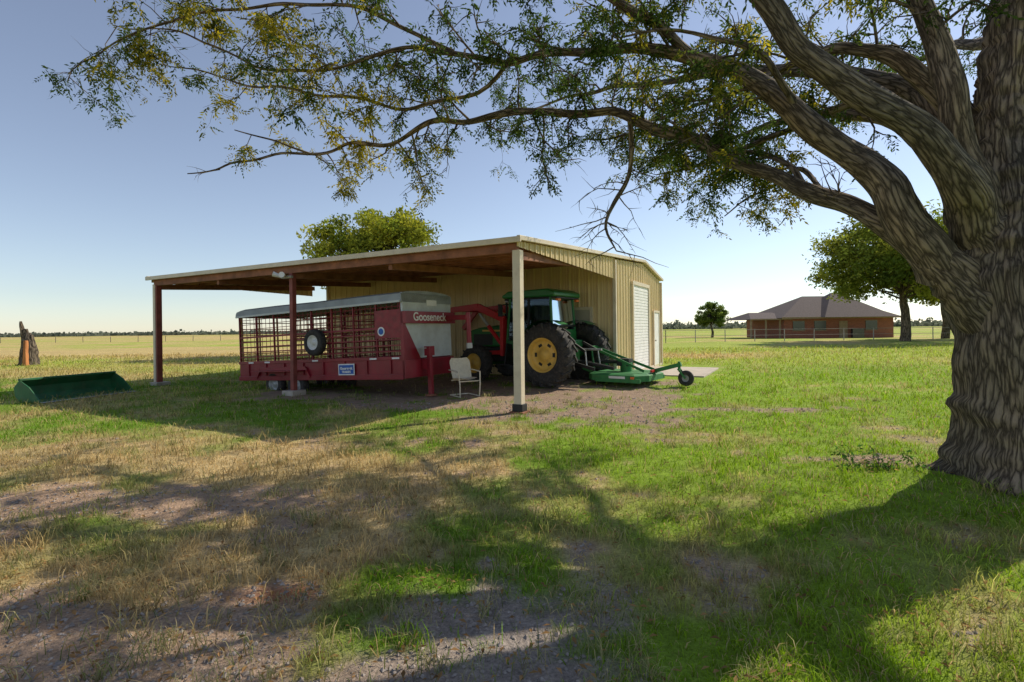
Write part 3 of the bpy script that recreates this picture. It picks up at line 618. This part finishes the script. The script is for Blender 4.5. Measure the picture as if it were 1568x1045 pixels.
mb=MB(); mb.box((-5.1,-.05,.24),(-3.25,-.002,.34),'red'); mb.beam((-5.1,-.03,.3),(-5.25,-.03,.05),.05,.06,'red'); mb.beam((-3.25,-.03,.3),(-3.1,-.03,.05),.05,.06,'red')
mb.beam((-4.2,-.2,.245),(-5.08,-.2,.245),.3,.02,'red');mb.beam((-4.2,-.2,.245),(-3.27,-.2,.245),.3,.02,'red')
mb.obj('fenders',tl)
mb=MB(); wheel(mb,(-2.75,-.12,.95),.34,.2,.19,-1,hub='white'); mb.obj('spare_tyre',tl)
mb=MB(); mb.box((-2.05,-.042,.1),(-1.5,-.036,.38),'white'); mb.box((-2.02,-.046,.13),(-1.53,-.0425,.35),'blue')
for xx in (-5.6,-4.9,-3,-1.0,-.3): mb.box((xx,-.032,.46),(xx+.22,-.027,.5),'white')
mb.obj('sign_and_reflectors',tl)
def text(s,size,loc,rot,k,parent,name):
    c=bpy.data.curves.new(name,'FONT'); c.body=s; c.size=size; c.extrude=.003; c.align_x='CENTER'; c.offset=.004
    o=bpy.data.objects.new(name,c); o.location=loc; o.rotation_euler=rot; o.data.materials.append(M[k]); link(o,parent)
text('Gooseneck',.28,(.186,.86,1.34),(R(90),0,R(90)),'white',tl,'nose_lettering')
text('Gooseneck',.09,(-1.77,-.05,.24),(R(90),0,0),'white',tl,'sign_lettering'); text('TRAILERS',.07,(-1.77,-.05,.16),(R(90),0,0),'white',tl,'sign_lettering_2')
# ------------------------------------------------------------------ tractor
tc=root('farm_tractor',(1.47,14.36,.07),(0,0,math.atan2(.6,-.8)))
mb=MB()
for yy,sd in((.95,1),(-1.02,-1)): wheel(mb,(0,yy,.83),.83,.46,.46,sd,lug=20,n=48)
mb.obj('rear_wheels',tc)
mb=MB()
for yy,sd in((.86,1),(-.86,-1)):
    for i in range(6):
        t=i*math.pi/3; 
        p=Vector((math.cos(t)*.28,yy+sd*.155,.83+math.sin(t)*.28)); tt=Vector((-math.sin(t),0,math.cos(t)))
        mb.beam(p-tt*.055,p+tt*.055,.02,.07,'black',up=(math.cos(t),0,math.sin(t)))
mb.obj('rim_slots',tc)
mb=MB()
for yy,sd in((.82,1),(-.82,-1)): wheel(mb,(2.55,yy,.53),.53,.33,.29,sd,lug=16,n=40)
mb.obj('front_wheels',tc)
mb=MB()
mb.cyl((0,-.9,.83),(0,.9,.83),.13,'green'); mb.cyl((2.55,-.75,.53),(2.55,.75,.53),.09,'green')
mb.box((-.35,-.25,.55),(1.5,.25,1.15),'green'); mb.box((1.5,-.2,.55),(3.0,.2,1.0),'black'); mb.box((2.85,-.3,.55),(3.2,.3,1.0),'green'); mb.box((-.3,-.5,1.0),(.1,.5,1.2),'green')
mb.obj('chassis',tc,.02)
mb=MB()
mb.prism([(1.5,1.0),(3.2,1.0),(3.27,1.2),(3.2,1.5),(2.85,1.58),(1.5,1.70)],-.36,.36,'green')
mb.obj('hood',tc,.05)
mb=MB()
mb.box((3.23,-.28,1.05),(3.28,.28,1.42),'black'); 
for sd in(-1,1):
    mb.box((2.3,sd*.362-.004,1.05),(3.05,sd*.362+.004,1.38),'black'); mb.box((1.6,sd*.363-.003,1.46),(2.7,sd*.363+.003,1.51),'yellow')
mb.cyl((1.8,.3,1.62),(1.8,.3,1.98),.06,'black'); mb.cyl((1.8,.3,1.98),(1.8,.3,2.38),.035,'black')
mb.obj('grille_and_exhaust',tc)
mb=MB()
x0,x1,hy=.0,1.55,.62; zb,zt=1.12,2.40; xm=.8
for xx,lean in((x0,.08),(xm,0),(x1,-.1)):
    for sd in(-1,1): mb.beam((xx,sd*hy,zb),(xx+lean,sd*(hy-.04),zt),.06,.06,'green' if xx!=xm else 'black')
mb.box((x0,-hy,zb-.15),(x1,hy,zb+.08),'green'); mb.box((x0,-.3,.9),(x0+.4,.3,zb),'black')
for sd in(-1,1):
    mb.beam((x0,sd*hy,1.62),(xm,sd*hy,1.62),.05,.05,'black')
mb.beam((x0,-hy,1.6),(x0,hy,1.6),.05,.05,'black'); mb.box((x0-.02,-hy,1.2),(x0+.03,hy,1.5),'green')
mb.obj('cab_frame',tc,.01)
mb=MB()
mb.prism([(x0-.12,zt),(x1+.1,zt),(x1+.12,zt+.08),(x1-.1,zt+.2),(x0+.1,zt+.22),(x0-.12,zt+.12)],-.72,.72,'green')
mb.obj('cab_roof',tc,.04)
mb=MB()
mb.box((x0-.13,-.6,zt-.05),(x1+.1,.6,zt-.004),'black')
for sd in(-1,1):
    mb.box((x1+.0,sd*.5-.08,zt-.1),(x1+.1,sd*.5+.08,zt-.055),'steel'); mb.box((x0-.16,sd*.5-.08,zt-.12),(x0-.08,sd*.5+.08,zt-.055),'orange')
    mb.beam((x1-.1,sd*.62,2.25),(x1-.05,sd*1.0,2.2),.03,.03,'black'); mb.box((x1-.08,sd*1.0-.09,1.88),(x1-.04,sd*1.0+.09,2.23),'black')
mb.box((x0+.27,-.28,1.2),(x0+.77,.28,1.55),'black'); mb.box((x0+.17,-.26,1.55),(x0+.32,.26,2.1),'black'); mb.cyl((x0+1.37,0,1.25),(x0+1.2,0,1.75),.03,'black'); mb.rev([(.17,-.02),(.2,0),(.17,.02)],(x0+1.15,0,1.78),'black',16)
mb.obj('cab_interior_and_lights',tc,.01)
mb=MB()
for sd in(-1,1): mb.add([(x0+.02,sd*hy,zb+.05),(x1-.02,sd*hy,zb+.05),(x1-.1,sd*(hy-.04),zt),(x0+.08,sd*(hy-.04),zt)],[(0,1,2,3)],'glass')
mb.add([(x0,-hy,zb+.05),(x0,hy,zb+.05),(x0+.08,hy-.04,zt),(x0+.08,-hy+.04,zt)],[(0,1,2,3)],'glass'); mb.add([(x1,-hy,zb+.05),(x1,hy,zb+.05),(x1-.1,hy-.04,zt),(x1-.1,-hy+.04,zt)],[(0,1,2,3)],'glass')
mb.obj('cab_windows',tc)
mb=MB()
for sd in(-1,1):
    n_=10; vs=[]
    for i in range(n_+1):
        t=R(5+i*11.5); rr=.93
        for yo in(.58,1.02): vs.append((math.cos(t)*rr,sd*yo,.83+math.sin(t)*rr))
    mb.add(vs,[(2*i,2*i+1,2*i+3,2*i+2) for i in range(n_)],'green',True)
    mb.beam((x1-.35,sd*.78,.52),(x1+.05,sd*.78,.52),.3,.04,'black')
    mb.beam((x1-.15,sd*.8,.5),(x1-.15,sd*.7,1.1),.05,.3,'black')
mb.obj('fenders_and_steps',tc)
mb=MB()
for sd in(-1,1):
    y=sd*.6
    mb.beam((1.35,y,.75),(1.35,y,1.85),.12,.2,'loader'); mb.beam((1.35,y,.9),(1.35,sd*.22,.8),.14,.2,'loader')
    mb.beam((1.3,y,1.8),(2.3,y,2.2),.09,.19,'loader',h1=.22); mb.beam((2.3,y,2.2),(3.4,y,2.15),.09,.22,'loader',h1=.16); mb.beam((3.4,y,2.15),(4.0,y,1.55),.08,.16,'loader')
    mb.cyl((1.42,y+sd*.02,1.1),(2.25,y,2.0),.045,'steel'); mb.cyl((1.42,y+sd*.02,1.1),(1.9,y+sd*.01,1.62),.06,'loader')
    mb.beam((1.4,y,.85),(2.7,sd*.33,.8),.08,.12,'loader')
mb.cyl((3.3,-.6,2.15),(3.3,.6,2.15),.06,'loader')
lo_=mb.obj('front_loader',tc,.01); lo_.location=(.35,0,0)
mb=MB()
for sd in(-1,1):
    mb.beam((-.3,sd*.3,.62),(-1.15,sd*.42,.45),.05,.08,'black'); mb.beam((-.4,sd*.28,1.15),(-.85,sd*.36,.9),.05,.07,'black'); mb.cyl((-.85,sd*.36,.9),(-.9,sd*.38,.5),.02,'steel')
mb.cyl((-.4,0,.95),(-1.15,0,.95),.03,'steel'); mb.cyl((-.4,0,.62),(-1.5,0,.45),.045,'black')
mb.obj('three_point_hitch',tc)
# ------------------------------------------------------------------ rotary mower
mw=root('rotary_mower',(3.1,13.95,tz(3.1,13.95)),(0,0,math.atan2(.6,-.8)))
mb=MB()
pl=[(.85,-.55),(.85,.55),(.6,.85),(-.6,.85),(-.85,.5),(-.85,-.5),(-.6,-.85),(.6,-.85)]
vs=[(a,b,.12) for a,b in pl]+[(a,b,.27) for a,b in pl]+[(a*.88,b*.88,.31) for a,b in pl]; n8=8
mb.add(vs,[(i,(i+1)%8,8+(i+1)%8,8+i) for i in range(8)]+[(8+i,8+(i+1)%8,16+(i+1)%8,16+i) for i in range(8)]+[tuple(range(16,24))],'mgreen')
mb.obj('deck',mw,.01)
mb=MB()
mb.beam((.5,.84,.14),(-.75,.84,.14),.05,.1,'mgreen'); mb.beam((.5,-.84,.14),(-.75,-.84,.14),.05,.1,'mgreen')
mb.cyl((.0,0,.3),(0,0,.56),.16,'mgreen'); mb.box((-.14,-.14,.46),(.22,.14,.66),'black'); mb.cyl((.22,0,.56),(.95,0,.55),.05,'black')
for sd in(-1,1):
    mb.beam((.75,sd*.42,.30),(.95,sd*.2,.95),.04,.09,'mgreen'); mb.beam((.95,sd*.12,.95),(-.65,sd*.35,.36),.03,.07,'mgreen'); mb.beam((.75,sd*.42,.3),(1.1,sd*.42,.42),.05,.12,'mgreen')
mb.beam((.95,-.22,.95),(.95,.22,.95),.05,.1,'mgreen')
mb.beam((-.75,0,.34),(-1.5,0,.55),.09,.1,'mgreen'); mb.cyl((-1.45,0,.62),(-1.45,0,.4),.035,'mgreen')
for sd in(-1,1): mb.beam((-1.45,sd*.07,.42),(-1.62,sd*.07,.2),.015,.05,'mgreen')
mb.beam((-1.45,-.08,.42),(-1.45,.08,.42),.06,.03,'mgreen'); mb.beam((-.8,.25,.36),(-.8,-.25,.36),.06,.06,'loader')
mb.obj('frame_and_gearbox',mw,.006)
mb=MB(); wheel(mb,(-1.62,0,.2),.2,.1,.09,1,hub='steel',n=24); mb.obj('tail_wheel',mw)
mb=MB(); mb.box((.1,.866,.19),(-.35,.871,.25),'white'); mb.box((-.5,.866,.19),(-.6,.871,.25),'orange'); mb.obj('decals',mw)
# ------------------------------------------------------------------ lawn chair
ch=root('metal_lawn_chair',(-1.15,12.3,tz(-1.15,12.3)),(0,0,R(30)))
mb=MB()
def shell(P0,P1,w0,w1,curve,k,nn=8,mm=6):
    P0=Vector(P0);P1=Vector(P1);vs=[]
    nrm=(P1-P0).cross(Vector((1,0,0))).normalized()
    for i in range(nn+1):
        t=i/nn; c=P0.lerp(P1,t); w=w0*(1-t)+w1*t
        if t>.75: w*=math.cos((t-.75)*3.0)
        for j in range(mm+1):
            s=j/mm*2-1; vs.append(c+Vector((s*w/2,0,0))-nrm*curve*s*s)
    m1=mm+1; mb.add(vs,[(i*m1+j,i*m1+j+1,(i+1)*m1+j+1,(i+1)*m1+j) for i in range(nn) for j in range(mm)],k,True)
shell((0,.22,.40),(0,-.28,.42),.5,.5,-.04,'chair'); shell((0,.18,.38),(0,.36,.90),.5,.56,.05,'chair')
for sd in(-1,1):
    mb.pipe([(sd*.25,.36,.62),(sd*.28,.05,.62),(sd*.28,-.26,.6),(sd*.26,-.3,.3),(sd*.25,-.28,.02),(sd*.25,.3,.02)],.016,'chair')
mb.cyl((-.25,.3,.02),(.25,.3,.02),.016,'chair'); mb.cyl((-.26,-.25,.38),(.26,-.25,.38),.014,'chair'); mb.cyl((-.26,.2,.38),(.26,.2,.38),.014,'chair')
mb.obj('seat_back_and_frame',ch)
# ------------------------------------------------------------------ loader bucket
p0=Vector((-11.3,11.95,0));p1=Vector((-10.75,14.15,0)); dv=p1-p0
bk=root('tractor_bucket',(p0.x,p0.y,0),(0,0,math.atan2(dv.y,dv.x)))
mb=MB(); L=dv.length+.0
pr=[(-.38,.0),(.28,.0),(.42,.14),(.46,.34),(.30,.50)]
for (a,b),(c,d) in zip(pr[:-1],pr[1:]):
    mb.beam((0.02,(a+c)/2,(b+d)/2+.02),(L-.02,(a+c)/2,(b+d)/2+.02),math.hypot(c-a,d-b)+.02,.025,'dgreen',up=(0,-(d-b),(c-a)))
for xx in(0,L-.03):
    poly=[(-.38,.0),(.28,.0),(.44,.14),(.48,.34),(.30,.52),(.0,.36)]
    n6=len(poly); vs=[(xx,a,b+.01) for a,b in poly]+[(xx+.03,a,b+.01) for a,b in poly]
    mb.add(vs,[tuple(range(n6)),tuple(range(2*n6-1,n6-1,-1))]+[(i,n6+i,n6+(i+1)%n6,(i+1)%n6) for i in range(n6)],'dgreen')
mb.beam((0,.3,.54),(L,.3,.54),.07,.05,'dgreen'); mb.beam((0,-.4,.02),(L,-.4,.02),.12,.02,'steel')
mb.obj('bucket_shell',bk,.006)
# ------------------------------------------------------------------ broken stump
st=root('broken_tree_stump'); t=Tree(); sx_,sy_=-25.2,26.7
for ox,h_,r_ in((0,1.7,.34),(.16,1.6,.2),(-.28,2.3,.14),(-.1,1.9,.2)):
    pts=[Vector((sx_+ox*.6,sy_,-.1)),Vector((sx_+ox*.8,sy_,h_*.5)),Vector((sx_+ox*1.3-.05,sy_,h_))]
    P,Rr=smooth_path(pts,[r_*1.3,r_,r_*.35],.15); t.tube(P,Rr,14,.05)
t.build(st,'bark2'); mb=MB(); mb.beam((sx_+.2,sy_-.40,0),(sx_+.12,sy_-.28,1.3),.2,.2,'rusto',w1=.1); mb.obj('rotten_core',st,.03)
# ------------------------------------------------------------------ house
ho=root('brick_house',(0,0,tz(38,66)))
mb=MB(); mb.box((33,62,0),(46.2,72,2.5),'brick'); mb.obj('walls',ho)
mb=MB()
def hip(x0,y0,x1,y1,z0,zt,rx0,rx1,k):
    ym=(y0+y1)/2; mb.add([(x0,y0,z0),(x1,y0,z0),(x1,y1,z0),(x0,y1,z0),(rx0,ym,zt),(rx1,ym,zt)],[(0,1,5,4),(1,2,5),(2,3,4,5),(3,0,4),(0,3,2,1)],k)
hip(32.3,61.3,46.9,72.7,2.52,5.4,38.0,42.0,'roofsh'); hip(37,60.5,45.6,71,2.54,5.75,41.0,41.8,'roofsh'); hip(28.9,62,34,70,2.4,3.3,30.5,33.5,'roofsh')
mb.obj('roof',ho)
mb=MB(); mb.beam((32.3,61.28,2.5),(46.9,61.28,2.5),.05,.2,'woodtan'); mb.beam((28.9,61.98,2.38),(34,61.98,2.38),.05,.16,'woodtan')
for xx in(29.1,30.9,32.6): mb.beam((xx,62.3,0),(xx,62.3,2.35),.16,.16,'woodtan')
for a,b in((34,35.4),(36.6,38),(42.8,44.2)): mb.box((a,61.93,1.0),(b,61.99,2.1),'dark'); mb.box((a-.08,61.95,.92),(b+.08,61.995,1.0),'woodtan'); mb.box((a-.08,61.95,2.1),(b+.08,61.995,2.18),'woodtan')
mb.box((39.6,61.93,0),(40.6,61.99,2.1),'woodtan'); mb.box((41,61.6,0),(42.4,61.9,1.1),'dark')
mb.obj('trim_windows_porch',ho)
# ------------------------------------------------------------------ fences
mb=MB()
for i in range(14):
    xx=15+i*2.9; mb.cyl((xx,50,-.1),(xx,50,1.3),.04,'pipe',n=6)
for z in(.7,1.25): mb.cyl((15,50,z),(15+27*1.45,50,z),.02,'pipe',n=6)
for i in range(8): mb.cyl((15,50+i*3,-.1),(15,50+i*3,1.3),.04,'pipe',n=6)
for z in(.7,1.25): mb.cyl((15,50,z),(15,71,z),.02,'pipe',n=6)
mb.obj('pipe_fence')
mb=MB()
for i in range(22):
    xx=-100+i*5.1; mb.cyl((xx,95,-.1),(xx+random.uniform(-.05,.05),95,1.1),.05,'oldwood',n=5)
mb.cyl((-100,95,1.0),(9,95,1.0),.005,'oldwood',n=4)
mb.obj('wire_fence')
# ------------------------------------------------------------------ light
w=bpy.data.worlds.new('World'); scene.world=w; w.use_nodes=True; nt=w.node_tree
bgn=nt.nodes['Background']; sk=nt.nodes.new('ShaderNodeTexSky'); sk.sky_type='NISHITA'; sk.sun_disc=False
EL=39; sv=Vector((.86,.51,0)).normalized()
sk.sun_elevation=R(EL); sk.sun_rotation=math.atan2(sv.x,sv.y)
sk.air_density=1.0; sk.dust_density=.15; sk.ozone_density=3.2
hs=nt.nodes.new('ShaderNodeHueSaturation'); hs.inputs['Hue'].default_value=.504; hs.inputs['Saturation'].default_value=.74; hs.inputs['Value'].default_value=1.0
nt.links.new(sk.outputs[0],hs.inputs['Color']); nt.links.new(hs.outputs[0],bgn.inputs[0]); bgn.inputs[1].default_value=.14
sd=bpy.data.lights.new('sun','SUN'); sd.energy=5; sd.angle=R(.5); sd.color=(1,.91,.76)
so=bpy.data.objects.new('sun',sd); link(so)
s3=Vector((sv.x*math.cos(R(EL)),sv.y*math.cos(R(EL)),math.sin(R(EL)))); so.rotation_euler=s3.to_track_quat('Z','Y').to_euler()
# ------------------------------------------------------------------ camera
cd=bpy.data.cameras.new('camera'); cd.lens=18; cd.sensor_width=36; cd.clip_end=4000; cd.clip_start=.05; cd.shift_y=-.0118
co=bpy.data.objects.new('camera',cd); co.location=(0,0,1.6); co.rotation_euler=(R(90),R(.69),0); link(co); scene.camera=co
scene.view_settings.view_transform='Standard'; scene.view_settings.look='None'; scene.view_settings.exposure=0
